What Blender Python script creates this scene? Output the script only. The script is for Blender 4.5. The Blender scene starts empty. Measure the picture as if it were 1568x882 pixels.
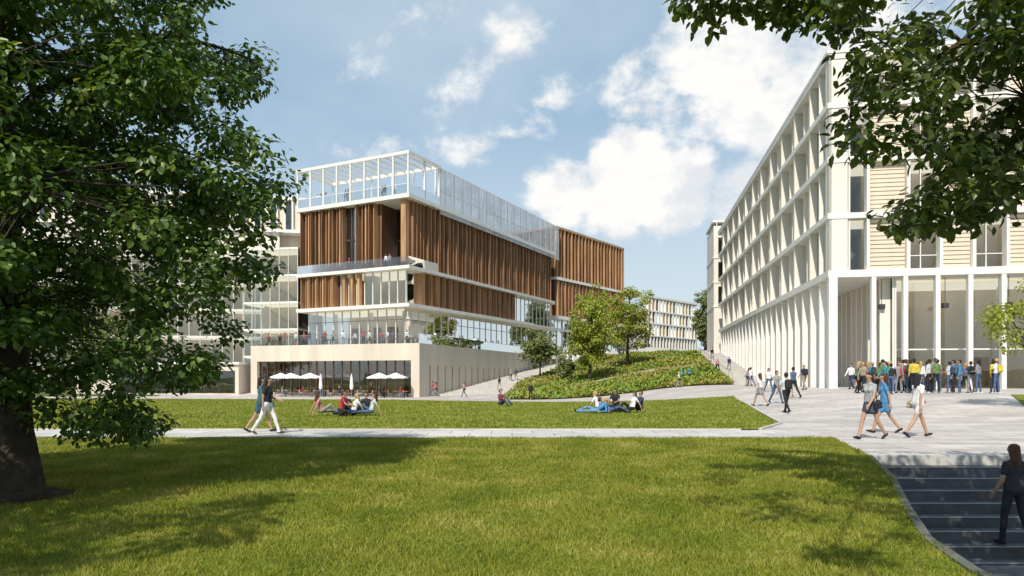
import bpy, math, random, bmesh
import numpy as np
from mathutils import Vector, Matrix
from mathutils.geometry import delaunay_2d_cdt
random.seed(7); rng=np.random.default_rng(7)
scn=bpy.context.scene
COL=scn.collection
# ------------------------------------------------------------ helpers
def S(t):
    t=np.clip(t,0,1); return t*t*(3-2*t)
def g(x,y):
    fall=-.75*S((y-30)/45.)*(1-S((x-2)/16.))
    rise=.8*S((x-8)/14.)*S((y-16)/20.)
    yc=np.minimum(y,170)
    xw=-10.8+.346*(yc-80); xr=22.6+.173*(yc-49)
    u=np.clip((x-xw)/(xr-xw),0,1)
    hl=np.interp(y,[85,145,170],[0,5.7,9.1]); hr=np.interp(y,[72,108,170],[0,4.6,7.6])
    return fall+rise+hl*(1-u)+hr*u
def gz(x,y): return float(g(x,y))
def link(o,parent=None):
    COL.objects.link(o)
    if parent is not None: o.parent=parent
    return o
def mesh_obj(name,verts,faces,mat,parent=None,smooth=False):
    me=bpy.data.meshes.new(name); me.from_pydata([tuple(v) for v in verts],[],faces)
    if mat: me.materials.append(mat)
    if smooth: me.polygons.foreach_set('use_smooth',[True]*len(me.polygons))
    me.update(); return link(bpy.data.objects.new(name,me),parent)
def np_mesh(name,V,F,k,mat,parent=None):
    me=bpy.data.meshes.new(name); n=len(V); m=len(F)
    me.vertices.add(n); me.vertices.foreach_set('co',V.astype(np.float32).ravel())
    me.loops.add(m*k); me.loops.foreach_set('vertex_index',F.astype(np.int32).ravel())
    me.polygons.add(m); me.polygons.foreach_set('loop_start',np.arange(0,m*k,k,dtype=np.int32))
    me.update(calc_edges=True); me.materials.append(mat)
    return link(bpy.data.objects.new(name,me),parent)
def empty(name,loc=(0,0,0)):
    e=bpy.data.objects.new(name,None); e.location=loc; e.empty_display_size=.3; return link(e)
# ------------------------------------------------------------ materials
def new_mat(name):
    m=bpy.data.materials.new(name); m.use_nodes=True; nt=m.node_tree
    b=nt.nodes['Principled BSDF']; return m,nt,b
def mat(name,col,rough=.7,var=.12,scale=1.5,bump=0,metal=0,spec=.3,bscale=None,streak=False):
    m,nt,b=new_mat(name); N=nt.nodes; L=nt.links
    tc=N.new('ShaderNodeTexCoord'); no=N.new('ShaderNodeTexNoise'); no.inputs['Scale'].default_value=scale; no.inputs['Detail'].default_value=3
    mp=N.new('ShaderNodeMapping'); L.new(tc.outputs['Object'],mp.inputs[0]); L.new(mp.outputs[0],no.inputs['Vector'])
    if streak: mp.inputs['Scale'].default_value=(1,1,.12)
    mr=N.new('ShaderNodeMapRange'); mr.inputs['From Min'].default_value=.3; mr.inputs['From Max'].default_value=.7
    mr.inputs['To Min'].default_value=1-var; mr.inputs['To Max'].default_value=1+var
    L.new(no.outputs['Fac'],mr.inputs['Value'])
    mx=N.new('ShaderNodeVectorMath'); mx.operation='SCALE'; mx.inputs[0].default_value=col
    L.new(mr.outputs[0],mx.inputs['Scale']); L.new(mx.outputs[0],b.inputs['Base Color'])
    b.inputs['Roughness'].default_value=rough; b.inputs['Metallic'].default_value=metal
    b.inputs['Specular IOR Level'].default_value=spec
    if bump:
        n2=N.new('ShaderNodeTexNoise'); n2.inputs['Scale'].default_value=bscale or scale*12; n2.inputs['Detail'].default_value=3
        L.new(tc.outputs['Object'],n2.inputs['Vector'])
        bp=N.new('ShaderNodeBump'); bp.inputs['Strength'].default_value=bump; bp.inputs['Distance'].default_value=.05
        L.new(n2.outputs['Fac'],bp.inputs['Height']); L.new(bp.outputs[0],b.inputs['Normal'])
    return m
def glass(name,tint,refl=.1,rough=.02):
    m,nt,b=new_mat(name); N=nt.nodes; L=nt.links; N.remove(b)
    out=[n for n in N if n.type=='OUTPUT_MATERIAL'][0]
    tr=N.new('ShaderNodeBsdfTransparent'); tr.inputs[0].default_value=(*tint,1)
    gl=N.new('ShaderNodeBsdfGlossy'); gl.inputs[0].default_value=(.88,.88,.86,1); gl.inputs['Roughness'].default_value=rough
    lw=N.new('ShaderNodeFresnel'); lw.inputs[0].default_value=1.45
    tc=N.new('ShaderNodeTexCoord'); no=N.new('ShaderNodeTexNoise'); no.inputs['Scale'].default_value=.35; no.inputs['Detail'].default_value=1
    L.new(tc.outputs['Object'],no.inputs[0])
    bp=N.new('ShaderNodeBump'); bp.inputs['Strength'].default_value=.08; bp.inputs['Distance'].default_value=.3
    L.new(no.outputs[0],bp.inputs['Height']); L.new(bp.outputs[0],gl.inputs['Normal'])
    ad=N.new('ShaderNodeMath'); ad.operation='ADD'; ad.use_clamp=True; ad.inputs[1].default_value=refl
    L.new(lw.outputs[0],ad.inputs[0]); mx=N.new('ShaderNodeMixShader')
    L.new(ad.outputs[0],mx.inputs[0]); L.new(tr.outputs[0],mx.inputs[1]); L.new(gl.outputs[0],mx.inputs[2]); L.new(mx.outputs[0],out.inputs[0])
    return m
def screen_mat(name,col,alpha):
    m,nt,b=new_mat(name); N=nt.nodes; L=nt.links
    out=[n for n in N if n.type=='OUTPUT_MATERIAL'][0]
    b.inputs['Base Color'].default_value=(*col,1); b.inputs['Roughness'].default_value=.5
    tr=N.new('ShaderNodeBsdfTransparent'); mx=N.new('ShaderNodeMixShader')
    tc=N.new('ShaderNodeTexCoord'); no=N.new('ShaderNodeTexNoise'); no.inputs['Scale'].default_value=.5; L.new(tc.outputs['Object'],no.inputs[0])
    mr=N.new('ShaderNodeMapRange'); mr.inputs['From Min'].default_value=.35; mr.inputs['From Max'].default_value=.65; mr.inputs['To Min'].default_value=alpha-.12; mr.inputs['To Max'].default_value=alpha+.15
    L.new(no.outputs[0],mr.inputs[0]); L.new(mr.outputs[0],mx.inputs[0])
    L.new(tr.outputs[0],mx.inputs[1]); L.new(b.outputs[0],mx.inputs[2]); L.new(mx.outputs[0],out.inputs[0])
    return m
def leaf_mat(name,stops,trans=.35,rough=.45,scale=1.2,noisew=.5):
    m,nt,b=new_mat(name); N=nt.nodes; L=nt.links
    out=[n for n in N if n.type=='OUTPUT_MATERIAL'][0]
    ge=N.new('ShaderNodeNewGeometry'); tc=N.new('ShaderNodeTexCoord'); no=N.new('ShaderNodeTexNoise')
    no.inputs['Scale'].default_value=scale; no.inputs['Detail'].default_value=3; L.new(tc.outputs['Object'],no.inputs[0])
    mr=N.new('ShaderNodeMapRange'); mr.inputs['From Min'].default_value=.3; mr.inputs['From Max'].default_value=.7; L.new(no.outputs[0],mr.inputs[0])
    mx=N.new('ShaderNodeMix'); mx.data_type='FLOAT'; mx.inputs[0].default_value=noisew
    L.new(ge.outputs['Random Per Island'],mx.inputs[2]); L.new(mr.outputs[0],mx.inputs[3])
    cr=N.new('ShaderNodeValToRGB'); L.new(mx.outputs[0],cr.inputs[0])
    e=cr.color_ramp.elements
    while len(e)<len(stops): e.new(.5)
    for i,(p,c) in enumerate(stops): e[i].position=p; e[i].color=(*c,1)
    L.new(cr.outputs[0],b.inputs['Base Color']); b.inputs['Roughness'].default_value=rough; b.inputs['Specular IOR Level'].default_value=.3
    if trans:
        tl=N.new('ShaderNodeBsdfTranslucent'); hs=N.new('ShaderNodeMix'); hs.data_type='RGBA'; hs.blend_type='MULTIPLY'; hs.inputs[0].default_value=1
        L.new(cr.outputs[0],hs.inputs[6]); hs.inputs[7].default_value=(1.4,1.4,.5,1); L.new(hs.outputs[2],tl.inputs[0])
        ms=N.new('ShaderNodeMixShader'); ms.inputs[0].default_value=trans; L.new(b.outputs[0],ms.inputs[1]); L.new(tl.outputs[0],ms.inputs[2]); L.new(ms.outputs[0],out.inputs[0])
    return m
def paving(name,c1,c2,cm,w,h,rot=0.):
    m,nt,b=new_mat(name); N=nt.nodes; L=nt.links
    tc=N.new('ShaderNodeTexCoord'); mp=N.new('ShaderNodeMapping'); mp.inputs['Rotation'].default_value=(0,0,rot); L.new(tc.outputs['Object'],mp.inputs[0])
    br=N.new('ShaderNodeTexBrick'); L.new(mp.outputs[0],br.inputs[0]); br.inputs['Color1'].default_value=(*c1,1); br.inputs['Color2'].default_value=(*c2,1)
    br.inputs['Mortar'].default_value=(*cm,1); br.inputs['Scale'].default_value=1; br.inputs['Brick Width'].default_value=w; br.inputs['Row Height'].default_value=h
    br.inputs['Mortar Size'].default_value=.018; br.inputs['Mortar Smooth'].default_value=.2
    no=N.new('ShaderNodeTexNoise'); no.inputs['Scale'].default_value=.35; no.inputs['Detail'].default_value=7; no.inputs['Roughness'].default_value=.68; L.new(tc.outputs['Object'],no.inputs[0])
    mr=N.new('ShaderNodeMapRange'); mr.inputs['From Min'].default_value=.3; mr.inputs['From Max'].default_value=.7; mr.inputs['To Min'].default_value=.75; mr.inputs['To Max'].default_value=1.15; L.new(no.outputs[0],mr.inputs[0])
    vm=N.new('ShaderNodeVectorMath'); vm.operation='SCALE'; L.new(br.outputs[0],vm.inputs[0]); L.new(mr.outputs[0],vm.inputs['Scale']); L.new(vm.outputs[0],b.inputs['Base Color'])
    b.inputs['Roughness'].default_value=.65; b.inputs['Specular IOR Level'].default_value=.3
    return m
def grass_ground(name,a,bb,c):
    m,nt,b=new_mat(name); N=nt.nodes; L=nt.links
    tc=N.new('ShaderNodeTexCoord'); n1=N.new('ShaderNodeTexNoise'); n1.inputs['Scale'].default_value=.35; n1.inputs['Detail'].default_value=7; n1.inputs['Roughness'].default_value=.65
    L.new(tc.outputs['Object'],n1.inputs[0]); cr=N.new('ShaderNodeValToRGB'); L.new(n1.outputs[0],cr.inputs[0])
    e=cr.color_ramp.elements; e.new(.5)
    for i,(p,cc) in enumerate([(.35,a),(.52,bb),(.68,c)]): e[i].position=p; e[i].color=(*cc,1)
    n2=N.new('ShaderNodeTexNoise'); n2.inputs['Scale'].default_value=14; n2.inputs['Detail'].default_value=4; L.new(tc.outputs['Object'],n2.inputs[0])
    mr=N.new('ShaderNodeMapRange'); mr.inputs['From Min'].default_value=.3; mr.inputs['From Max'].default_value=.7; mr.inputs['To Min'].default_value=.65; mr.inputs['To Max'].default_value=1.35; L.new(n2.outputs[0],mr.inputs[0])
    vm=N.new('ShaderNodeVectorMath'); vm.operation='SCALE'; L.new(cr.outputs[0],vm.inputs[0]); L.new(mr.outputs[0],vm.inputs['Scale']); L.new(vm.outputs[0],b.inputs['Base Color'])
    bp=N.new('ShaderNodeBump'); bp.inputs['Strength'].default_value=.8; bp.inputs['Distance'].default_value=.04; L.new(n2.outputs[0],bp.inputs['Height']); L.new(bp.outputs[0],b.inputs['Normal'])
    b.inputs['Roughness'].default_value=.9; b.inputs['Specular IOR Level'].default_value=.1
    return m
M={}
M['white']=mat('white_painted_metal',(.76,.735,.69),.45,.05,.6)
M['offwhite']=mat('off_white_panel',(.74,.685,.61),.6,.08,.8,streak=True)
M['cream']=mat('cream_stone',(.62,.545,.455),.75,.1,.7,bump=.1,streak=True)
M['creamp']=mat('cream_panel',(.70,.60,.48),.65,.08,.9,streak=True)
M['timber']=mat('brown_timber_fin',(.28,.142,.070),.55,.4,1.3,streak=True)
M['timber2']=mat('light_timber_fin',(.45,.25,.125),.55,.3,1.6,streak=True)
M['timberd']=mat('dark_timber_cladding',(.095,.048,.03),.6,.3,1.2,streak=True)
M['dark']=mat('dark_frame',(.05,.05,.05),.5,.1)
M['grey']=mat('grey_frame',(.25,.25,.25),.5,.1)
M['core']=mat('interior_wall',(.55,.49,.41),.8,.35,.25)
M['lobby']=mat('lobby_wall',(.68,.59,.47),.8,.15,.3)
M['cored']=mat('interior_dark',(.09,.08,.075),.8,.4,.4)
M['floor']=mat('interior_floor',(.40,.36,.31),.6,.1)
M['glass']=glass('clear_glass',(.85,.88,.87),.04)
M['glassd']=glass('dark_glass',(.5,.51,.51),.12)
M['bal']=glass('balustrade_glass',(.90,.93,.93),.03)
M['screen']=screen_mat('perforated_metal_screen',(.64,.66,.68),.42)
M['concrete']=mat('pale_stair_stone',(.47,.45,.42),.8,.12,1.5,bump=.15)
M['step']=mat('dark_stair_stone',(.10,.105,.115),.6,.25,2.5,bump=.2)
M['bark']=mat('bark',(.05,.038,.028),.95,.4,5,bump=1.,bscale=18)
M['mulch']=mat('mulch',(.06,.035,.022),.95,.4,8,bump=1.)
M['orange']=mat('ochre_panel',(.46,.31,.15),.6,.1)
M['fabric']=mat('white_canvas',(.8,.79,.76),.8,.04)
M['rail']=mat('steel_rail',(.35,.35,.35),.35,.05,metal=.6)
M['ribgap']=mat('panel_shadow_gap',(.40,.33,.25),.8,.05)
def fill_glow(name,s):
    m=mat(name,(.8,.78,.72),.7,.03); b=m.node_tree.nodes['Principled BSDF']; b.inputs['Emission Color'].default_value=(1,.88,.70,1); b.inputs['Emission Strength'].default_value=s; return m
M['fill_glow']=fill_glow('fill_glow_ceiling',.9)  # ceiling glow added to brighten the dim rooms behind the glass
# ------------------------------------------------------------ camera, sun, world
cam=bpy.data.cameras.new('camera'); co=link(bpy.data.objects.new('camera',cam)); scn.camera=co
co.location=(0,0,1.65); co.rotation_euler=(math.pi/2,0,0); cam.sensor_width=36; cam.lens=36*1050/1568; cam.shift_y=136/1568; cam.clip_end=4000
sv=Vector((-.34,-.94,1.06)).normalized()
sl=bpy.data.lights.new('sun','SUN'); sl.energy=4.9; sl.angle=math.radians(.5); sl.color=(1,.935,.82)
so=link(bpy.data.objects.new('sun',sl)); so.rotation_euler=(-sv).to_track_quat('-Z','Y').to_euler()
w=bpy.data.worlds.new('World'); scn.world=w; w.use_nodes=True; nt=w.node_tree; N=nt.nodes; L=nt.links
bg=N['Background']; bg.inputs['Strength'].default_value=.118
sky=N.new('ShaderNodeTexSky'); sky.sky_type='NISHITA'; sky.sun_disc=False; sky.sun_elevation=math.asin(sv.z); sky.sun_rotation=math.atan2(sv.x,sv.y)%(2*math.pi)
tc=N.new('ShaderNodeTexCoord')
mp=N.new('ShaderNodeMapping'); mp.inputs['Scale'].default_value=(1,1,1.3); L.new(tc.outputs['Generated'],mp.inputs[0])
def noise(scale,detail,off,rough=.6,dist=.0):
    m2=N.new('ShaderNodeMapping'); m2.inputs['Location'].default_value=off; L.new(mp.outputs[0],m2.inputs[0])
    n=N.new('ShaderNodeTexNoise'); n.inputs['Scale'].default_value=scale; n.inputs['Detail'].default_value=detail; n.inputs['Roughness'].default_value=rough; n.inputs['Distortion'].default_value=dist
    L.new(m2.outputs[0],n.inputs[0]); return n.outputs[0]
def math_(op,a,b,clamp=False):
    n=N.new('ShaderNodeMath'); n.operation=op; n.use_clamp=clamp
    for i,v in enumerate((a,b)):
        if hasattr(v,'links'): L.new(v,n.inputs[i])
        else: n.inputs[i].default_value=v
    return n.outputs[0]
def blob(dx,dz,r,wt):
    d=Vector((dx,1,dz)).normalized(); vm=N.new('ShaderNodeVectorMath'); vm.operation='DISTANCE'; vm.inputs[1].default_value=d; L.new(tc.outputs['Generated'],vm.inputs[0])
    mr=N.new('ShaderNodeMapRange'); mr.interpolation_type='SMOOTHSTEP'; mr.inputs['From Min'].default_value=r; mr.inputs['From Max'].default_value=r*.2; mr.inputs['To Max'].default_value=wt
    L.new(vm.outputs['Value'],mr.inputs[0]); return mr.outputs[0]
n1=noise(6.5,8,(1.3,0,.9),.62,.1); n1s=noise(6.5,4,(1.27,-.02,.96),.62,.1)
tot=None
for b_ in [(.08,.27,.085,.30),(.165,.30,.095,.36),(.25,.27,.10,.32),(.33,.26,.09,.32),(.40,.28,.09,.28),(.14,.25,.08,.28),(.32,.52,.22,.27),(.2,.42,.10,.2),(.38,.40,.13,.2),(.02,.44,.13,.19),(-.03,.40,.10,.15),(-.22,.47,.08,.19),(.48,.5,.28,.26),(-.08,.36,.09,.12)]:
    v=blob(*b_); tot=v if tot is None else math_('MAXIMUM',tot,v)
dens=math_('ADD',n1,tot)
rmp=N.new('ShaderNodeMapRange'); rmp.interpolation_type='SMOOTHSTEP'; rmp.inputs['From Min'].default_value=.59; rmp.inputs['From Max'].default_value=.76; L.new(dens,rmp.inputs[0])
dsh=math_('SUBTRACT',n1,n1s); shd=N.new('ShaderNodeMapRange'); shd.inputs['From Min'].default_value=-.09; shd.inputs['From Max'].default_value=.05; L.new(dsh,shd.inputs[0])
cc=N.new('ShaderNodeMix'); cc.data_type='RGBA'; L.new(shd.outputs[0],cc.inputs[0]); cc.inputs[6].default_value=(6.7,7.0,7.3,1); cc.inputs[7].default_value=(8.5,8.4,8.2,1)
veil=noise(1.8,4,(7,2,1),.6,.4); vr=N.new('ShaderNodeMapRange'); vr.inputs['From Min'].default_value=.38; vr.inputs['From Max'].default_value=.70; vr.inputs['To Min'].default_value=.0; vr.inputs['To Max'].default_value=.6; L.new(veil,vr.inputs[0])
sx=N.new('ShaderNodeSeparateXYZ'); L.new(tc.outputs['Generated'],sx.inputs[0])
hz=N.new('ShaderNodeMapRange'); hz.interpolation_type='SMOOTHSTEP'; hz.inputs['From Min'].default_value=.46; hz.inputs['From Max'].default_value=0; hz.inputs['To Max'].default_value=.85; L.new(sx.outputs['Z'],hz.inputs[0])
vt=math_('MAXIMUM',vr.outputs[0],hz.outputs[0])
m0=N.new('ShaderNodeMix'); m0.data_type='RGBA'; m0.inputs[0].default_value=.64; L.new(sky.outputs[0],m0.inputs[6]); m0.inputs[7].default_value=(3.3,5.0,6.6,1)
m1=N.new('ShaderNodeMix'); m1.data_type='RGBA'; L.new(vt,m1.inputs[0]); L.new(m0.outputs[2],m1.inputs[6]); m1.inputs[7].default_value=(6.1,6.9,7.4,1)
m2=N.new('ShaderNodeMix'); m2.data_type='RGBA'; L.new(rmp.outputs[0],m2.inputs[0]); L.new(m1.outputs[2],m2.inputs[6]); L.new(cc.outputs[2],m2.inputs[7])
L.new(m2.outputs[2],bg.inputs['Color'])
scn.view_settings.view_transform='Standard'; scn.view_settings.look='None'; scn.view_settings.exposure=0
# ------------------------------------------------------------ terrain sheets
def inpoly(px,py,poly):
    px=np.asarray(px,float); py=np.asarray(py,float); ins=np.zeros(px.shape,bool); n=len(poly)
    for i in range(n):
        x1,y1=poly[i]; x2,y2=poly[(i+1)%n]
        if y1==y2: continue
        c=((y1>py)!=(y2>py))&(px<(x2-x1)*(py-y1)/(y2-y1)+x1); ins^=c
    return ins
def densify(poly,st):
    out=[]
    for i in range(len(poly)):
        a=np.array(poly[i],float); b=np.array(poly[(i+1)%len(poly)],float); n=max(1,int(np.linalg.norm(b-a)/st))
        for k in range(n): out.append(tuple(a+(b-a)*k/n))
    return out
def sheet(name,poly,off,step,mt,hole=None,xs=None,ys=None,dens=None):
    P=densify(poly,dens or step); nb=len(P)
    P0=np.array(poly)
    if xs is None: xs=np.arange(math.ceil(P0[:,0].min()),P0[:,0].max(),step); ys=np.arange(math.ceil(P0[:,1].min()),P0[:,1].max(),step)
    X,Y=np.meshgrid(xs,ys); X=X.ravel(); Y=Y.ravel(); k=inpoly(X,Y,poly)
    if hole:
        H=densify(hole,step); k&=~inpoly(X,Y,hole)
    pts=[Vector(p) for p in P]; edges=[(i,(i+1)%nb) for i in range(nb)]
    if hole:
        s=len(pts); pts+=[Vector(p) for p in H]; edges+=[(s+i,s+(i+1)%len(H)) for i in range(len(H))]
    pts+=[Vector((a,b)) for a,b in zip(X[k],Y[k])]
    r=delaunay_2d_cdt(pts,edges,[],0,1e-4)
    vs=np.array([(v.x,v.y) for v in r[0]]); fs=np.array([f for f in r[2] if len(f)==3])
    c=vs[fs].mean(1); ok=inpoly(c[:,0],c[:,1],poly)
    if hole: ok&=~inpoly(c[:,0],c[:,1],hole)
    fs=fs[ok]; V=np.column_stack([vs,g(vs[:,0],vs[:,1])+off])
    return np_mesh(name,V,fs,3,mt)
XB=lambda y: np.interp(y,[-5,5.7,6.85,8.5,11,14,18.2],[3.5,3.9,4.2,4.95,6.15,7.35,8.55])
bpts=[(float(XB(y)),y) for y in [-5,2,5.7,6.2,6.85,7.6,8.5,9.6,11,12.5,14]]
M['ground']=grass_ground('ground_earth',(.06,.08,.02),(.08,.10,.03),(.10,.11,.04))
M['lawn']=grass_ground('lawn_soil',(.085,.125,.014),(.14,.175,.02),(.21,.21,.035))
M['pave']=paving('plaza_paving',(.58,.53,.50),(.42,.385,.365),(.22,.205,.195),1.5,.5)
M['path']=paving('path_paving',(.56,.535,.51),(.46,.44,.42),(.22,.21,.20),1.2,.9)
far=[-1500,-700,-350,-180,-110]
xs=np.array(far+list(range(-80,82,2))+[110,180,350,700,1500]); ys=np.array([-1500,-600,-200,-80,-40]+list(range(-20,182,2))+[220,300,500,900,1500])
hole=bpts+[(14,14),(14,-5)]
sheet('ground',[(-1600,-1600),(1600,-1600),(1600,1600),(-1600,1600)],-.12,2,M['ground'],hole=hole,xs=xs,ys=ys,dens=400)
sheet('plaza_pavement',[(7.35,14),(48,14),(48,170),(-44,170),(-44,84),(-70,80),(-70,21),(8.55,21),(8.55,18.2)],.02,1,M['pave'])
sheet('footpath',[(-70,18.2),(8.55,18.2),(8.55,21),(-70,21)],.02,1,M['path'])
lawnp=[(-45,-20),(3.5,-20)]+bpts+[(7.7,15.3),(8.15,16.8),(8.1,18.2),(-45,18.2)]
sheet('lawn',lawnp,.03,1,M['lawn'])
midp=[(-65,21),(7.6,21),(9.3,23.7),(14.6,45),(8,52),(-4,62),(-12,70),(-65,77)]
sheet('lawn',midp,.05,1,M['lawn'])
sheet('lawn',[(20.5,27.5),(44,27.5),(44,33),(24,33)],.05,1,M['lawn'])
bank=[(-1,71),(23,71),(30,112),(29,122),(13,130),(.8,95)]
M['soil']=grass_ground('planting_soil',(.07,.09,.02),(.10,.12,.03),(.15,.12,.04))
sheet('planted_bank',bank,.12,1,M['soil'])
def strip(name,pts,wid,z0,z1,mt,parent=None):
    V=[];F=[]
    for i,(x,y) in enumerate(pts):
        a=np.array(pts[max(i-1,0)]);b=np.array(pts[min(i+1,len(pts)-1)]);d=(b-a)/np.linalg.norm(b-a);n=np.array([-d[1],d[0]])*wid/2
        zz=gz(x,y)
        for s in (-1,1):
            for z in (z0,z1): V.append((x+n[0]*s,y+n[1]*s,zz+z))
    for i in range(len(pts)-1):
        k=i*4
        for a,b in ((0,1),(1,3),(3,2),(2,0)): F.append((k+a,k+b,k+4+b,k+4+a))
    F.append((0,1,3,2)); k=(len(pts)-1)*4; F.append((k,k+2,k+3,k+1))
    return mesh_obj(name,V,F,mt,parent)
strip('lawn_kerb',densify([(-60,18.2),(8.1,18.2)],1)[:69],.10,-.1,.055,M['concrete'])
strip('lawn_kerb',[(x,21.0) for x in np.arange(-60,7.7,1.)],.10,-.1,.065,M['concrete'])
strip('lawn_kerb',[(7.6,21),(9.3,23.7),(10.8,29.7),(12.4,36.2),(13.5,41),(14.6,45),(11.3,48.5),(8,52),(2,57),(-4,62),(-12,70)],.12,-.1,.08,M['concrete'])
class Bld:
    def __init__(s,name,ox=0,oy=0,ux=1,uy=0,vx=0,vy=1):
        s.name=name; s.e=empty(name,(ox,oy,0)); s.d={}; s.f=(ux,uy,vx,vy); s.o=(ox,oy)
    def frame(s,ox,oy,ux,uy,vx,vy): s.f=(ux,uy,vx,vy); s.off=(ox-s.o[0],oy-s.o[1])
    off=(0,0)
    def box(s,u0,u1,v0,v1,z0,z1,m,part=None):
        ux,uy,vx,vy=s.f; V,F=s.d.setdefault((part or m,m),([],[])); k=len(V)
        for z in (z0,z1):
            for u,v in ((u0,v0),(u1,v0),(u1,v1),(u0,v1)): V.append((s.off[0]+u*ux+v*vx,s.off[1]+u*uy+v*vy,z))
        F+= [(k,k+3,k+2,k+1),(k+4,k+5,k+6,k+7),(k,k+1,k+5,k+4),(k+1,k+2,k+6,k+5),(k+2,k+3,k+7,k+6),(k+3,k,k+4,k+7)]
    def w(s,u,v):
        ux,uy,vx,vy=s.f; return (s.o[0]+s.off[0]+u*ux+v*vx, s.o[1]+s.off[1]+u*uy+v*vy)
    def done(s):
        for (p,m),(V,F) in s.d.items(): mesh_obj(p,V,F,M[m],s.e)
st=Bld('stone_steps')
for i in range(8):
    y1=14-.36*i; y0=y1-.36; st.box(float(XB(y0))-.12,14,y0,y1-.002,-1.7,.02-.175*(i+1),'step','treads')
    st.box(float(XB(y0))-.1,13.9,y0-.015,y0+.05,.02-.175*(i+1)+.001,.02-.175*(i+1)+.006,'grey','nosing')
st.box(7.37,14,14.0,14.35,-.5,.045,'concrete','top_kerb')
st.box(3,14,-5,14-.36*8-.002,-1.7,-1.4,'step','landing')
st.box(14,14.3,-5,14,-1.7,.6,'concrete','side_wall'); st.done()
V=[];F=[]
for x,y in bpts:
    V+=[(x,y,-1.6),(x,y,.05),(x-.1,y,.05),(x-.1,y,-1.6)]
for i in range(len(bpts)-1):
    k=4*i
    for a in range(3): F.append((k+a,k+a+1,k+5+a,k+4+a))
mesh_obj('retaining_wall',V,F,M['step'])
hs=Bld('hillside_stairs')
for i in range(34):
    y0=72.5+i*1.15; y1=y0+1.15; xr=22.6+.173*(y0-49)-1.2; xl=23.2+(y0-71)*7/41.
    hs.box(xl,xr,y0,y1,gz(xr-1,y0)-1,gz((xl+xr)/2,y1)+.16,'concrete','treads')
hs.done()
hs=Bld('hillside_stairs')
for i in range(46):
    y0=84+i*1.2; y1=y0+1.2; xw=-10.8+.346*(y0-80)+.6; xl=xw+6 if y0>94 else xw+8.5
    hs.box(xw,xl,y0,y1,gz(xw,y0)-1,gz(xw+2.5,y1)+.16,'concrete','treads')
hs.done()
# ------------------------------------------------------------ foliage
def leaf_batch(C,nrm,dirs,size,fold=.25,aspect=.62):
    n=len(C); nrm=nrm/np.linalg.norm(nrm,axis=1,keepdims=True)
    d=dirs-(dirs*nrm).sum(1,keepdims=True)*nrm; d/=np.linalg.norm(d,axis=1,keepdims=True)+1e-9
    s=np.cross(nrm,d); size=size[:,None]; wv=s*size*aspect*.5; up=nrm*size*fold*.5
    base=C; tip=C+d*size-up*.6
    L1=C+d*size*.28-wv+up*.5; L2=C+d*size*.68-wv*.8+up*.35; R1=C+d*size*.28+wv+up*.5; R2=C+d*size*.68+wv*.8+up*.35
    V=np.stack([base,L1,L2,tip,R2,R1],1).reshape(-1,3)
    k=np.arange(n)[:,None]*6
    F=np.concatenate([k+np.array([[0,1,2,3]]),k+np.array([[0,3,4,5]])],0)
    return V,F
def clusters_to_leaves(cl,rad,nper,size,flat=.65):
    cl=np.array(cl); rad=np.broadcast_to(np.asarray(rad,float),(len(cl),))
    C=np.repeat(cl,nper,0); R=np.repeat(rad,nper)[:,None]; n=len(C)
    d=rng.normal(size=(n,3)); d/=np.linalg.norm(d,axis=1,keepdims=True)
    r=rng.random((n,1))**.45
    off=d*r*R; off[:,2]*=flat
    P=C+off; nr=d*.7+np.array([0,-.15,.75])+rng.normal(size=(n,3))*.45
    dr=d*.6+rng.normal(size=(n,3))*.6+np.array([0,0,-.5])
    return leaf_batch(P,nr,dr,size*(.65+.7*rng.random(n)))
def tube(paths,seg=7):
    V=[];F=[]
    for pts,rs in paths:
        pts=[Vector(p) for p in pts]; k0=len(V)
        for i,p in enumerate(pts):
            d=(pts[min(i+1,len(pts)-1)]-pts[max(i-1,0)]).normalized(); a=d.orthogonal().normalized() if abs(d.z)<.99 else Vector((1,0,0)); a=(a-d*a.dot(d)).normalized(); b=d.cross(a)
            if i>0:
                a=(pa-d*pa.dot(d)).normalized(); b=d.cross(a)
            pa=a
            for j in range(seg):
                t=2*math.pi*j/seg; V.append(p+(a*math.cos(t)+b*math.sin(t))*rs[i])
        for i in range(len(pts)-1):
            for j in range(seg):
                q=k0+i*seg; F.append((q+j,q+(j+1)%seg,q+seg+(j+1)%seg,q+seg+j))
    return V,F
def limb(a,b,r0,r1,n=6,sag=.12):
    a=np.array(a,float); b=np.array(b,float); ln=np.linalg.norm(b-a); out=[];rs=[]
    j=rng.normal(size=3)*ln*.07
    for i in range(n+1):
        t=i/n; p=a+(b-a)*t; p=p+np.array([0,0,1])*ln*sag*math.sin(math.pi*t)+j*math.sin(math.pi*t)+rng.normal(size=3)*ln*.012*(0<i<n)
        out.append(tuple(p)); rs.append(r0+(r1-r0)*t)
    return out,rs
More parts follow.
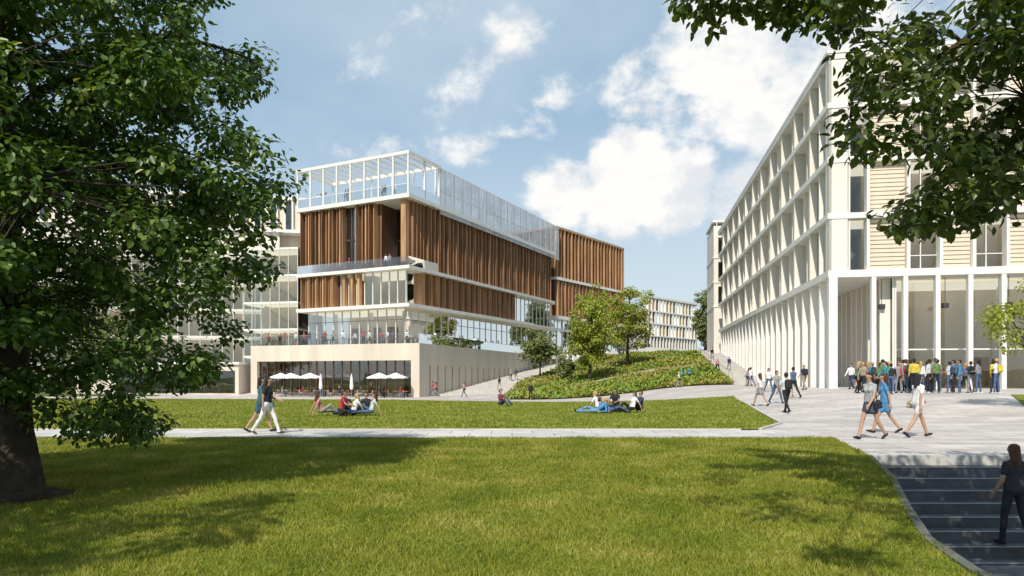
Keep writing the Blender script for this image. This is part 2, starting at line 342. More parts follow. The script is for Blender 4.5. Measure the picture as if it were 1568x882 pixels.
def tree(name,base,trunk_top,tr,clusters,rad,nper,size,lm,nlimb=14,flare=1.5,seg=8,extra=None):
    e=empty(name,base); b=np.array(base)
    cl=np.array(clusters)-b; tt=np.array(trunk_top)-b
    paths=[]; pts=[];rs=[]
    for i in range(9):
        t=i/8; p=tt*t+np.array([math.sin(t*4+b[0]),math.cos(t*5),0])*tr*.35*t; pts.append(tuple(p)); rs.append(tr*(1-.72*t)*(1+(flare-1)*math.exp(-t*14)))
    pts[0]=(pts[0][0],pts[0][1],-.3); paths.append((pts,rs))
    idx=rng.permutation(len(cl))[:nlimb]; mids=[]
    for i in idx:
        t=.3+.65*rng.random(); k=t*8; p0=np.array(pts[int(k)])*(1-k%1)+np.array(pts[min(int(k)+1,8)])*(k%1)
        r=tr*(1-.72*t)*.5; q=limb(p0,cl[i],r,r*.15); paths.append(q); mids+= [(np.array(a),rr) for a,rr in zip(q[0][2:],q[1][2:])]
    for c in cl:
        ds=[np.linalg.norm(m_[0]-c) for m_ in mids]; j=int(np.argmin(ds))
        paths.append(limb(mids[j][0],c,min(mids[j][1]*.6,.03*tr/.3+.006),.004,n=3,sag=.05))
    V,F=tube(paths,seg); mesh_obj('trunk_and_limbs',V,F,M['bark'],e,True)
    V,F=clusters_to_leaves(cl,rad,nper,size); np_mesh('foliage',V,F,4,lm,e)
    return e
LM=leaf_mat('green_leaf',[(0,(.03,.062,.012)),(.4,(.06,.115,.020)),(.68,(.105,.175,.03)),(.84,(.20,.26,.06)),(.94,(.60,.62,.38))],.3,.4,1.3,.38)  # palest stops put sunlit leaf highlights into the colour
LM2=leaf_mat('dark_green_leaf',[(0,(.04,.07,.017)),(.5,(.085,.12,.028)),(.8,(.13,.17,.04)),(1,(.26,.27,.10))],.35,.35,1.0,.4)
LM3=leaf_mat('young_tree_leaf',[(0,(.15,.19,.02)),(.5,(.26,.30,.04)),(1,(.42,.42,.08))],.3,.5,.6,.5)
LM4=leaf_mat('distant_tree_leaf',[(0,(.08,.11,.028)),(.6,(.14,.17,.045)),(1,(.23,.24,.07))],0,.5,.6,.5)
def ell(c,r,n,inner=.35,zmin=None,lump=.18):
    out=[]
    while len(out)<n:
        d=rng.normal(size=3); d/=np.linalg.norm(d); f=inner+(1-inner)*rng.random()**.6
        f*=1+lump*math.sin(d[0]*5+c[0])*math.cos(d[2]*6+c[1])
        p=np.array(c)+d*np.array(r)*f
        if zmin is not None and p[2]<zmin(p): continue
        out.append(p)
    return out
zl=lambda p: 1.45+(0.15 if p[0]>-4.6 else 0) + (-.8 if -6.4<p[0]<-5.2 else 0)
cl=ell((-7.5,9.9,4.7),(3.85,3.3,5.5),700,.35,zl,.10)
cl=[p for p in cl if not (p[1]<8.2 and p[2]<2.0)]
tree('linden_tree',(-6.85,9.2,0),(-7.2,9.6,7.5),.36,cl,.42,150,.098,LM,34,1.6,12)
cl=ell((-8.5,.8,6.6),(3.8,3.6,2.2),130,.2)
tree('linden_tree',(-9.5,-1.5,0),(-8.8,.3,6.0),.32,cl,.5,80,.15,LM,16)
cl=[]
while len(cl)<320:
    x=rng.uniform(2.7,8.6); y=rng.uniform(6.2,8.8); z=rng.uniform(2.6,7.2)
    q=x*7/y; lo=np.interp(q,[2.7,2.95,3.15,3.45,3.8,4.25,4.7,5.2,7],[5.6,5.3,4.8,4.2,3.5,3.0,3.2,3.55,3.3]); zz=1.65+(z-1.65)*7/y
    if zz<lo: continue
    if math.sin(q*4.1+1)*math.sin(zz*3.7)+.35*rng.normal()<-.3: continue
    cl.append((x,y,z))
for i in range(14):
    t=i/13; cl.append((1.9+1.6*t,7.2+.2*math.sin(i),5.62+.1*math.sin(i*2.)+.1*t))
nvis=len(cl)
while len(cl)<nvis+110:
    x=rng.uniform(.4,8); y=rng.uniform(-2.5,4.6); z=rng.uniform(5.6,7.8); cl.append((x,y,z))
tree('beech_tree',(10.2,7.6,.0),(9.4,7.0,7.4),.3,cl,.33,56,.115,LM2,40)
def small_tree(x,y,h,wd,lm,n=60,nper=70,size=.3,name='young_tree',cb=.25,dz=0):
    z=gz(x,y)+dz; cc=(x,y,z+h*(cb+(1-cb)/2)); cl=ell(cc,(wd/2*.85,wd/2*.85,h*(1-cb)/2*.92),n,.25,None,.3)
    return tree(name,(x,y,z),(x+.2,y,z+h*.8),.018*h,cl,wd*.13,nper,size,lm,10,1.3,6)
small_tree(10,88,12.2,7.2,LM3,80,80,.32,cb=.12)
small_tree(16.3,97,12.2,7.6,LM3,80,80,.32,cb=.14)
small_tree(13.0,108,13.5,6.5,LM3,60,70,.32)
small_tree(4.1,101,7.4,7.2,LM4,70,70,.32,cb=.25)
small_tree(7.4,93,3.6,3.6,LM4,30,60,.28,cb=.1)
small_tree(19.9,26,4.6,4.0,LM3,46,70,.13,cb=.45,dz=.1)
for (x,y,h,wd) in [(43,152,14,6),(46,156,15,8),(41,146,9,5),(-60,100,14,12),(-70,60,12,12)]:
    small_tree(x,y,h,wd,LM4,70,70,.4,'background_tree',.12)
n=52000; X=rng.uniform(-2,31,n); Y=rng.uniform(71,130,n); k=inpoly(X,Y,bank); X=X[k];Y=Y[k]
band=(np.abs((Y-84-.25*X))<.8)|(np.abs((Y-100-.2*X))<1.0)
X=X[~band];Y=Y[~band]; n=len(X)
hh=.2+.6*rng.random(n)*(.5+.5*np.sin(X*.9+Y*.35)*np.cos(Y*.7))
P=np.column_stack([X,Y,g(X,Y)+.12+hh*rng.random(n)])
V,F=leaf_batch(P,rng.normal(size=(n,3))+np.array([0,-.3,.6]),rng.normal(size=(n,3))+np.array([0,0,1.]),.22+.2*rng.random(n))
PL=leaf_mat('planting_leaf',[(0,(.09,.15,.02)),(.4,(.17,.24,.03)),(.56,(.22,.26,.04)),(.66,(.32,.20,.05)),(.72,(.18,.23,.035)),(1,(.36,.36,.09))],0,.6,.14,.72)
np_mesh('shrub_planting',V,F,4,PL)
for c_,q in ((84,.25),(100,.2)): strip('stone_edging',[(x,c_+q*x) for x in np.arange(0.5 if c_==84 else 4,26,1.5)],.5,-.1,.4,M['concrete'])
def blades(name,X,Y,zoff,h,wd,mt):
    n=len(X); a=rng.random(n)*2*math.pi; ln=rng.normal(size=(n,2))*h[:,None]*.55
    Z=g(X,Y)+zoff; dx=np.cos(a)*wd/2; dy=np.sin(a)*wd/2
    V=np.stack([np.column_stack([X-dx,Y-dy,Z]),np.column_stack([X+dx,Y+dy,Z]),np.column_stack([X+ln[:,0],Y+ln[:,1],Z+h])],1).reshape(-1,3)
    return np_mesh(name,V,np.arange(3*n).reshape(-1,3),3,mt)
GM=leaf_mat('grass_blade',[(0,(.09,.13,.012)),(.35,(.165,.20,.018)),(.6,(.26,.27,.03)),(.85,(.40,.35,.09)),(1,(.52,.44,.18))],.2,.55,.9,.5)
n=430000; Y=4.6+13.5*rng.random(n)**1.0; X=(rng.random(n)*2-1)*(.78*Y+.6); k=(X<XB(Y)-.03); X=X[k];Y=Y[k]
k=~((np.hypot(X+6.85,Y-9.2)<.75+.1*np.sin(X*9))); X=X[k];Y=Y[k]
blades('grass',X,Y,.03,(.020+.026*rng.random(len(X)))*(1+Y/25)*(1+.35*np.sin(X*3.1+Y)*np.cos(Y*2.7-X)),.005+.0008*Y,GM)
n=130000; Y=21+55*rng.random(n)**1.3; X=(rng.random(n)*2-1)*(.78*Y); k=inpoly(X,Y,midp); X=X[k];Y=Y[k]
blades('grass',X,Y,.05,.04+.04*rng.random(len(X)),.02+.0007*Y,GM)
V=[(-6.85,9.2,.09)]+[(-6.85+(.85+.1*math.sin(3*t)+.06*math.sin(7*t))*math.cos(t),9.2+(.85+.08*math.cos(5*t))*math.sin(t),.035) for t in np.linspace(0,2*math.pi,36,endpoint=False)]
mesh_obj('mulch_bed',V,[(0,1+i,1+(i+1)%36) for i in range(36)],M['mulch'])
# ------------------------------------------------------------ timber building
b=Bld('timber_fin_building',-12.95,85,.448,.894,.894,-.448)
LU=45.
b.box(-.7,LU,-17.7,.7,23.75,24.25,'white','roof_slab')
b.box(-.7,LU,-17.7,.7,15.0,15.4,'white','floor_slab')
b.box(-.7,36,-17.7,.7,10.3,10.75,'white','floor_slab'); b.box(36.0,60,-12,.2,10.32,10.72,'white','floor_slab')
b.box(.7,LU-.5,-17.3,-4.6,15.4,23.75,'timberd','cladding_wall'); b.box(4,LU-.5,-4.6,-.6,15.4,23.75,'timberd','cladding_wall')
def fins_left(v0,v1,z0,z1,sp,ms,d0=-.35):
    v=v0; i=0
    while v<v1:
        m_=ms[i%len(ms)]; wd=.1+.05*((i*7)%3); b.box(d0+.12*((i*5)%3),.695,v,v+wd,z0,z1,m_,'timber_fins'); v+=sp*(1+.35*((i*3)%4==0)); i+=1
def fins_right(u0,u1,z0,z1,sp,ms,dep=.5):
    u=u0;i=0
    while u<u1:
        m_=ms[i%len(ms)]; wd=.1+.05*((i*7)%3); b.box(u,u+wd,-.595,dep-.12*((i*5)%3)-.2,z0,z1,m_,'timber_fins'); u+=sp*(1+.4*((i*3)%5==0)); i+=1
fins_left(-17.3,-10.1,15.42,23.73,.55,['timber','timber','timber2'])
fins_left(-7.9,-4.8,15.42,23.73,.62,['timber2','timber'])
b.box(.55,.69,-10.0,-8.1,15.5,23.6,'glassd','window'); 
for v in (-10,-9.05,-8.1): b.box(.4,.69,v-.05,v+.05,15.5,23.6,'dark','window_frame')
b.box(.4,.685,-9.99,-8.11,19.3,19.6,'dark','window_frame')
b.box(3.9,3.99,-4.5,-.62,15.5,23.6,'glassd','window'); 
for v in (-4.5,-3.2,-1.9,-.7): b.box(3.8,3.99,v-.04,v+.04,15.5,23.6,'dark','window_frame')
b.box(3.85,3.985,-4.5,-.7,19.4,19.7,'timberd','window_frame')
b.box(-.1,.65,-.95,-.2,15.41,23.74,'timber2','corner_column'); b.box(.3,3.8,-.62,-.5,15.41,15.5,'dark','window_frame')
for u in (1.1,1.9,2.7,3.4): b.box(u,u+.14,-.6,.1,15.42,23.73,'timber','timber_fins')
b.box(.69,.72,-4.7,-4.5,15.41,23.74,'timber','window_frame')
fins_right(4.2,LU-.6,15.42,23.73,.72,['timber','timber2','timber'])
for u in (6.2,11.5,12.4,18.6,26,31.2,36.8,38.2,41):
    b.box(u,u+.95,-.60,-.56,15.9,23.3,'glassd','window'); b.box(u,u+.95,-.598,-.53,19.3,19.6,'timberd','window_frame')
b.box(-.62,-.58,-17.5,.6,15.41,16.5,'bal','balustrade'); b.box(-.58,6,.56,.60,15.41,16.5,'bal','balustrade')
b.box(.7,35,-17.3,-11,10.75,15,'timberd','cladding_wall'); b.box(7,36,-10.9,-.6,10.75,15,'core','interior_wall')
b.box(.8,6.9,-10.9,-.8,14.85,14.95,'fill_glow','glow_ceiling'); b.box(1.2,7.9,-16.8,-1.5,10.15,10.25,'fill_glow','glow_ceiling'); b.box(8,58,-6.9,-1.5,10.15,10.25,'fill_glow','glow_ceiling')
fins_left(-17.2,-11.3,10.77,14.98,.42,['timber2','timber','timber2'])
b.box(.6,.66,-11,-.6,10.78,14.98,'glass','window'); b.box(.66,3.4,-.66,-.6,10.78,14.98,'glass','window')
for i,v in enumerate(np.arange(-11,-.5,1.3)): b.box(.5,.74,v-.04,v+.04,10.76,14.99,'white','mullions')
for v in (-10.2,-8.9,-7.8): b.box(-.1,.5,v,v+.35,10.77,14.98,'timber2','timber_fins')
b.box(1.5,3,-8,-6.5,10.76,14.84,'core','interior_wall')
fins_right(3.4,30,10.77,14.98,.5,['timber2','timber','timber'],.45)
for u in (7,14.2,15,21): b.box(u,u+.8,-.598,-.56,11,14.8,'glass','window')
b.box(30.1,58,-.64,-.598,10.78,14.98,'glassd','window')
for u in np.arange(30.1,58,1.6): b.box(u-.05,u+.05,-.7,-.52,10.77,14.99,'white','mullions')
b.box(45.2,60,-12,-5,10.72,15.0,'core','interior_wall'); b.box(45.02,60,-12,-.3,15.02,15.35,'white','floor_slab')
b.box(1.0,1.05,-17,-1.2,5.75,10.3,'glass','window'); b.box(1.05,60,-1.25,-1.2,5.75,10.3,'glass','window')
for v in np.arange(-17,-1,1.45): b.box(.92,1.12,v-.04,v+.04,5.74,10.29,'white','mullions')
for u in np.arange(2.4,60,1.8): b.box(u-.04,u+.04,-1.32,-1.12,5.74,10.29,'white','mullions')
b.box(.94,1.10,-17,-1.2,8.9,8.97,'grey','mullions'); b.box(1.1,60,-1.30,-1.14,8.9,8.97,'grey','mullions')
b.box(8,58,-16,-7,5.74,10.29,'core','interior_wall')
for u in (8.6,13,19,24,31): b.box(u,u+2.2,-6.99,-6.93,5.75,8.2,['timberd','cored','timber'][int(u)%3],'doors')
for v in (-15.5,-12,-9): b.box(7.9,7.99,v,v+1.8,5.75,8.6,['timberd','cored','timber2'][int(-v)%3],'doors')
for u in np.arange(2.5,40,6): 
    for v in (-2.6,-8,-14): b.box(u,u+.45,v,v+.45,5.73,10.3,'white','columns')
for i in range(26):
    u=2+rng.random()*30; v=-15+rng.random()*12; b.box(u,u+1.4,v,v+.7,6.35,6.43,'timber2','tables'); b.box(u+.6,u+.75,v+.3,v+.4,5.7,6.35,'dark','tables')
zp=29.1; z0,z1=zp,zp+.38
b.box(-.7,-.35,-17.7,.7,z0,z1,'white','pergola_beams'); b.box(-.35,6.6,.35,.7,z0,z1-.003,'white','pergola_beams')
b.box(6.25,6.6,-17.7,.35,z0,z1-.006,'white','pergola_beams'); b.box(-.35,6.25,-17.7,-17.35,z0,z1-.009,'white','pergola_beams')
for i in range(12): v=-16.2+1.42*i; b.box(-.35,6.25,v,v+.12,z0+.05,z1-.05,'white','pergola_beams')
for v in np.linspace(-17.6,.42,9): b.box(-.66,-.42,v,v+.2,24.25,zp,'white','pergola_posts')
for v in np.linspace(-17.6,-.1,6): b.box(6.3,6.5,v,v+.16,24.25,zp-.002,'white','pergola_posts')
for u in (2.9,6.28): b.box(u,u+.22,.42,.64,24.25,zp-.001,'white','pergola_posts')
b.box(-.65,-.61,-17.5,.6,24.25,25.4,'bal','balustrade'); b.box(-.6,6.2,.60,.64,24.25,25.4,'bal','balustrade'); b.box(-.66,-.60,-17.5,.64,25.4,25.46,'white','handrail')
b.box(10,LU-2,-16,-5,24.25,27.0,'offwhite','rooftop_plant')
b.box(6.62,LU+2,.62,.66,23.2,29.2,'screen','metal_screen')
for i,u in enumerate(np.arange(6.7,LU+2,1.15)): b.box(u,u+(.09 if i%2==0 else .04),.48,.60,23.3,29.25,'white' if i%2==0 else 'grey','screen_posts')
for z in (23.2,26.2,29.2): b.box(6.62,LU+2,.50,.60,z,z+.09,'white','screen_rails')
b.frame(8.2,127,.588,.809,.809,-.588)
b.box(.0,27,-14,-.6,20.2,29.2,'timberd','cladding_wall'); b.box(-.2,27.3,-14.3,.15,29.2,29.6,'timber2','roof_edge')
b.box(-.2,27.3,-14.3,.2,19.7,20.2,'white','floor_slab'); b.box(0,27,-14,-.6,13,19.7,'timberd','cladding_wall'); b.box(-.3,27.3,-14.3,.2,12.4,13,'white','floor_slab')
i=0
for u in np.arange(.2,27,1.3):
    b.box(u,u+.22,-.595,.15,20.22,29.18,['timber2','timber'][i%2],'timber_fins'); b.box(u+.3,u+.48,-.595,.1,13.02,19.68,['timber2','timber'][i%2],'timber_fins')
    if i%3!=1: b.box(u+.4,u+1.15,-.598,-.55,21,28.6,'glassd','window')
    b.box(u+.85,u+1.05,-.595,0,13.02,19.68,'timber','timber_fins'); i+=1
b.box(26.9,27.25,-.6,.12,12.98,29.19,'timber2','corner_column')
b.box(0,26.5,-1.3,-1.25,5,12.4,'glassd','window'); b.box(2,26,-13,-6,3,12.4,'core','interior_wall')
for u in np.arange(0,26.6,2): b.box(u,u+.12,-1.4,-1.1,4,12.4,'white','mullions')
b.frame(-10.8,80,.327,.945,.945,-.327)
b.box(0,66,-24,0,4.9,5.6,'cream','terrace_deck')
b.box(.0,.6,-23,-1.1,3.6,4.9,'cream','fascia'); b.box(0,1.3,-1.1,-.0,-1.6,4.9,'cream','corner_pier'); b.box(0,1.2,-24,-23,-1.6,4.9,'cream','pier')
b.box(1.2,30,-24,-23.5,-1.6,4.9,'cream','base_wall')
b.box(8,8.4,-23.5,-.5,-1.6,4.9,'core','interior_wall'); b.box(1.2,8,-23.5,-.5,-1.0,-.68,'floor','interior_floor')
b.box(1.3,7.9,-23.4,-1.2,4.7,4.85,'fill_glow','glow_ceiling')
b.box(.55,.6,-23,-1.1,-.7,3.6,'glassd','window')
for v in np.arange(-23,-1,1.22): b.box(.45,.72,v-.05,v+.05,-.7,3.61,'timberd','window_frame')
b.box(.47,.7,-23,-1.1,2.2,2.28,'timberd','window_frame')
for i in range(9): v=-22+rng.random()*19; b.box(2+rng.random()*3,5.5,v,v+.15+rng.random(),-.68,3.4,['timber','core','timber2'][i%3],'interior_screens')
u=1.3; 
slots=[2.6+2.2*i for i in range(14)]
for s_ in slots:
    b.box(u,s_,-.5,0,-1.6,4.9,'cream','base_wall'); b.box(s_,s_+.45,-.5,-.003,3.0,4.9,'cream','base_wall'); b.box(s_,s_+.45,-.5,-.35,-.9,3.0,'glassd','window'); b.box(s_,s_+.45,-.5,-.003,-1.6,-.5,'cream','base_wall'); b.box(s_+.2,s_+.25,-.36,-.3,-.5,3,'dark','window_frame'); u=s_+.45
b.box(u,66,-.5,0,-1.6,4.9,'cream','base_wall')
b.box(.1,.14,-23.9,-.1,5.6,6.75,'bal','balustrade'); b.box(.14,62,-.14,-.10,5.6,6.75,'bal','balustrade')
b.box(.08,.16,-23.9,-.1,6.75,6.8,'rail','handrail'); b.box(.16,62,-.16,-.08,6.75,6.8,'rail','handrail')
for i in range(24): 
    u=.6+rng.random()*3; v=-22+rng.random()*20; b.box(u,u+.7,v,v+.7,6.3,6.36,'timber','tables'); b.box(u+.3,u+.38,v+.3,v+.38,5.6,6.3,'dark','tables')
b.done(); TB=b
# ------------------------------------------------------------ white building right
b=Bld('white_grid_building',22.6,49,.170,.985,-.985,.170)
Ls=[(9.1,13.1),(13.1,17.1),(17.1,21.0),(21.0,24.5)]
LW=62.
b.box(0,LW,-32,0,8.75,9.25,'white','floor_slab')
for i,(z0,z1) in enumerate(Ls):
    zt=z1+.22
    b.box(-.05-.003*i,LW,-32,.0+.05+.003*i,z1-.18,zt,'white','floor_slab')
    za=z0+(.15 if i==0 else .22); zb=z1-.18
    nb=12; bw=LW/nb
    for k in range(nb):
        u0=k*bw
        b.box(u0+.0,u0+.32,-1.3,-.02,za,zb,'offwhite','facade_fins')
        if k==0 :
            b.box(u0+.32,u0+bw,-.62,-.58,za,zb,'glass','window'); b.box(u0+2.6,u0+2.75,-.7,-.05,za,zb,'white','facade_fins')
            continue
        h1=1.9 if (k+i)%2 else 2.9
        b.box(u0+.32,u0+h1,-1.3,-.95,za,zb,'creamp','facade_panels')
        b.box(u0+h1,u0+bw,-1.12,-1.06,za,zb,'glassd','window')
        b.box(u0+h1,u0+h1+.14,-1.3,-.25,za,zb,'offwhite','facade_fins')
        b.box(u0+h1+1.2,u0+h1+1.27,-1.18,-1.02,za,zb,'grey','window_frame')
        b.box(u0+.6,u0+bw-.1,-3,-2.7,za,zb,'core','interior_wall')
    edges=[0,-2.55,-5.2,-7.3,-9.4,-11.5,-13.6,-15.7,-17.8,-20,-22,-24,-26,-28,-30,-32]
    for k in range(len(edges)-1):
        v1,v0=edges[k],edges[k+1]
        b.box(-.0,.75,v1-.22,v1-.02,za,zb,'white','facade_fins')
        if k==0:
            b.box(.58,.62,v0,v1-.22,za,zb,'glass','window'); b.box(.1,.7,-1.5,-1.38,za,zb,'white','facade_fins')
        elif k%2==1 and not (i==3 and k<4):
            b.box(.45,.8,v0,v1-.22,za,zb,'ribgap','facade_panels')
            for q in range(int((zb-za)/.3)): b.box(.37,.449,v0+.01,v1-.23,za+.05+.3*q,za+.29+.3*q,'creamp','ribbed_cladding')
        else:
            b.box(.6,.64,v0,v1-.22,za,zb,'glass','window'); b.box(.5,.72,(v0+v1)/2-.04,(v0+v1)/2+.02,za,zb,'white','window_frame')
            b.box(.51,.71,v0,v1-.22,za+.95,za+1.01,'white','window_frame')
    b.box(3.4,3.7,-31,-3.3,za,zb,'lobby','interior_wall'); b.box(3.7,LW,-4.1,-3.9,za,zb,'lobby','interior_wall')
    b.box(.85,3.35,-31,-.8,zb-.12,zb-.03,'fill_glow','glow_ceiling')
    if i==0: b.box(.8,6,-31,-1.5,z0+.0,z0+.16,'floor','interior_floor')
    for k in range(6): b.box(1.4+rng.random()*1,3.3,-5-4*k,-4.85-4*k,za,zb-.13,'lobby','partitions')
b.box(-.12,LW+.1,-32,.1,24.72,24.95,'white','roof_edge')
b.box(-.02,.50,-.62,-.05,-.5,8.74,'white','columns')
for k in range(1,24):
    u=k*2.6; b.box(u,u+.26,-.85,-.08,-.5,8.74,'white','columns')
    b.box(u-1.2,u-.98,-4.6,-3.9,-.5,8.74,'offwhite','inner_fins')
    b.box(u+.1,u+.3,-4.6,-3.9,-.5,8.74,'offwhite','inner_fins')
b.box(5.6,LW,-4.9,-4.6,-.5,8.74,'offwhite','inner_wall')
for k in range(15):
    v=-3.0-2.08*k; b.box(.02,.42,v-.2,v+.1,-.5,8.74,'white','columns')
b.box(.7,5.6,-4.66,-4.62,.9,8.74,'glass','window')
for u in (.7,2.3,3.9,5.5): b.box(u,u+.1,-4.75,-4.5,.8,8.74,'white','mullions')
b.box(2.4,2.44,-31,-4.7,.9,8.74,'glass','window')
for v in np.arange(-31,-4.6,2.08): b.box(2.3,2.54,v,v+.09,.9,8.74,'white','mullions')
b.box(2.32,2.5,-31,-4.7,3.6,3.7,'white','mullions')
b.box(7.5,7.8,-31,-4.9,.5,8.74,'lobby','lobby_wall'); b.box(2.6,7.5,-31,-4.95,.78,.9,'floor','lobby_floor')
b.box(2.6,7.4,-31,-5,8.5,8.6,'fill_glow','glow_ceiling')
for v in (-9,-15,-21): b.box(7.3,7.49,v-1.3,v+.9,.9,7.2,'creamp','lobby_panels'); b.box(7.28,7.5,v+1.2,v+2.3,.9,3.2,'timber','lobby_doors')
b.box(5,5.5,-14,-13.5,.9,8.49,'white','lobby_column'); b.box(5,5.5,-24,-23.5,.9,8.49,'white','lobby_column')
b.box(4,5.2,-12,-8,.9,1.95,'timber2','reception_desk')
for v in (-4.0,-8.2,-12.3,-16.5):
    b.box(1.3,1.33,v,v+.03,6.9,8.74,'dark','pendant_lamp'); b.box(1.13,1.5,v-.17,v+.2,6.55,6.9,'dark','pendant_lamp')
b.box(64,74,-12,.5,4,26.3,'offwhite','end_wing'); b.box(63.8,74.2,-12.2,.7,26.9,27.2,'white','roof_edge')
for v in np.arange(-12,.6,1.5): b.box(63.85,63.95,v,v+.1,24.5,26.9,'white','mullions')
for z in (13,17,21): b.box(63.9,74.1,-12.1,.6,z,z+.3,'white','floor_slab')
for z in (13.4,17.4,21.4): b.box(63.9,63.98,-10,-.2,z,z+3,'glassd','window')
b.done(); WB=b
# ------------------------------------------------------------ background buildings
b=Bld('ochre_window_building',30.5,168,.672,.740,.740,-.672)
b.box(0,32,-14,-.5,8,21.6,'offwhite','wall'); b.box(-.2,32.2,-14.2,.1,21.6,22.1,'white','roof_edge')
for fl in range(3):
    z0=12.2+fl*3.15; b.box(-.1,32.1,-.5,.06,z0-.35,z0,'white','floor_slab')
    k=0
    for u in np.arange(.2,31.5,1.75):
        b.box(u,u+.4,-.5,.0,z0,z0+2.8,'white','fins'); mt_=['glassd','orange','glassd','orange','cored'][(k*3+fl*2)%5]; b.box(u+.4,u+1.75,-.5,-.3,z0,z0+2.8,mt_,'window'); k+=1
for u in np.arange(.2,32,1.6): b.box(u,u+.4,-.45,.0,8,11.85,'white','columns')
b.box(0,32,-.495,-.4,8,11.8,'cored','window')
b.frame(28.6,160,.672,.740,.740,-.672); b.box(-6,4,-12,0,6,21.2,'offwhite','wing'); b.box(-5.5,3.5,.0,.05,17.6,20,'glassd','window')
b.done()
b=Bld('glass_and_panel_building',-34.5,113,-.9,-.2,.2,-.9)
b.box(-1,50,-15,-.6,25.8,30.6,'offwhite','wall'); b.box(-1.2,50,-15.2,.1,30.6,31.1,'white','roof_edge'); b.box(-1.2,50,-15.2,.1,25.3,25.8,'white','floor_slab')
for k,u in enumerate(np.arange(-1,49,1.3)): 
    b.box(u,u+.3,-.6,.0,25.8,30.6,'white','fins'); b.box(u+.3,u+1.3,-.6,-.45,25.9,30.5,['glassd','creamp'][k%2],'window')
b.box(-1,50,-15,-3,-1,25.3,'lobby','interior_wall')
for z in (21,16.6,12.2,7.8,3.4): b.box(-1.1,50,-3,.05,z,z+.4,'white','floor_slab'); b.box(-.9,50,-2.9,-.4,z-.12,z-.03,'fill_glow','glow_ceiling')
b.box(-1,50,-.2,-.15,-1,21,'glass','window'); b.box(4,50,-.6,-.5,21.4,25.3,'offwhite','wall')
for u in np.arange(-1,50,1.8): b.box(u,u+.1,-.3,.0,-1,21,'white','mullions')
for u in np.arange(1,48,5.5): b.box(u,u+2,-2.99,-2.9,-1,25,'creamp','partitions')
b.done()
b=Bld('glass_stair_building',-31.5,101,-.97,.2,-.2,-.97)
for z in (4.5,8.5,12.5,16.5,20.5): b.box(0,9,-8,0,z,z+.3,'white','floor_slab'); b.box(.3,8.8,-4.2,-.3,z-.12,z-.03,'fill_glow','glow_ceiling')
b.box(0,9,-.05,0.0-.01,-1,20.5,'glass','window'); b.box(0,.04,-8,-.06,-1,20.5,'glass','window')
for u in np.arange(0,9.1,1.5): b.box(u,u+.08,.0,.1,-1,20.7,'white','mullions')
for k in range(4):
    for s_ in range(12): b.box(1+.45*s_,1.45+.45*s_,-3,-1.4,4.8+4*k+.3*s_,5.0+4*k+.3*s_,'offwhite','stair_flights')
b.box(.3,8.7,-4.5,-4.3,-1,20.4,'lobby','interior_wall'); b.done()
b=Bld('low_cream_pavilion',-31,86,-.98,.1,-.1,-.98)
b.box(3.5,26,-10,0,-1.2,3.2,'cream','wall'); b.box(4,20,.0,.05,-.4,2.4,'glassd','window'); b.box(3.3,26.2,-10.2,.3,3.2,3.5,'white','roof_edge')
for u in np.arange(4,20.1,2): b.box(u,u+.12,.0,.09,-.4,2.42,'dark','window_frame')
b.done()
# ------------------------------------------------------------ people
bm=bmesh.new(); bmesh.ops.create_icosphere(bm,subdivisions=2,radius=1); bm.verts.ensure_lookup_table()
IV=np.array([v.co[:] for v in bm.verts]); IF=np.array([[v.index for v in f.verts] for f in bm.faces]); bm.free()
bm=bmesh.new(); bmesh.ops.create_icosphere(bm,subdivisions=1,radius=1); bm.verts.ensure_lookup_table()
IV1=np.array([v.co[:] for v in bm.verts]); IF1=np.array([[v.index for v in f.verts] for f in bm.faces]); bm.free()
def capmesh(p0,p1,r0,r1,iv=None):
    iv=IV if iv is None else iv
    p0=np.array(p0,float);p1=np.array(p1,float); d=p1-p0; ln=np.linalg.norm(d)
    if ln<1e-6: return p0+iv*max(r0,r1)
    s=(iv@(d/ln))>0
    return np.where(s[:,None],p1+iv*r1,p0+iv*r0)
TAG=['skin','top','bottom','shoe','hair','bag','eye','lip']
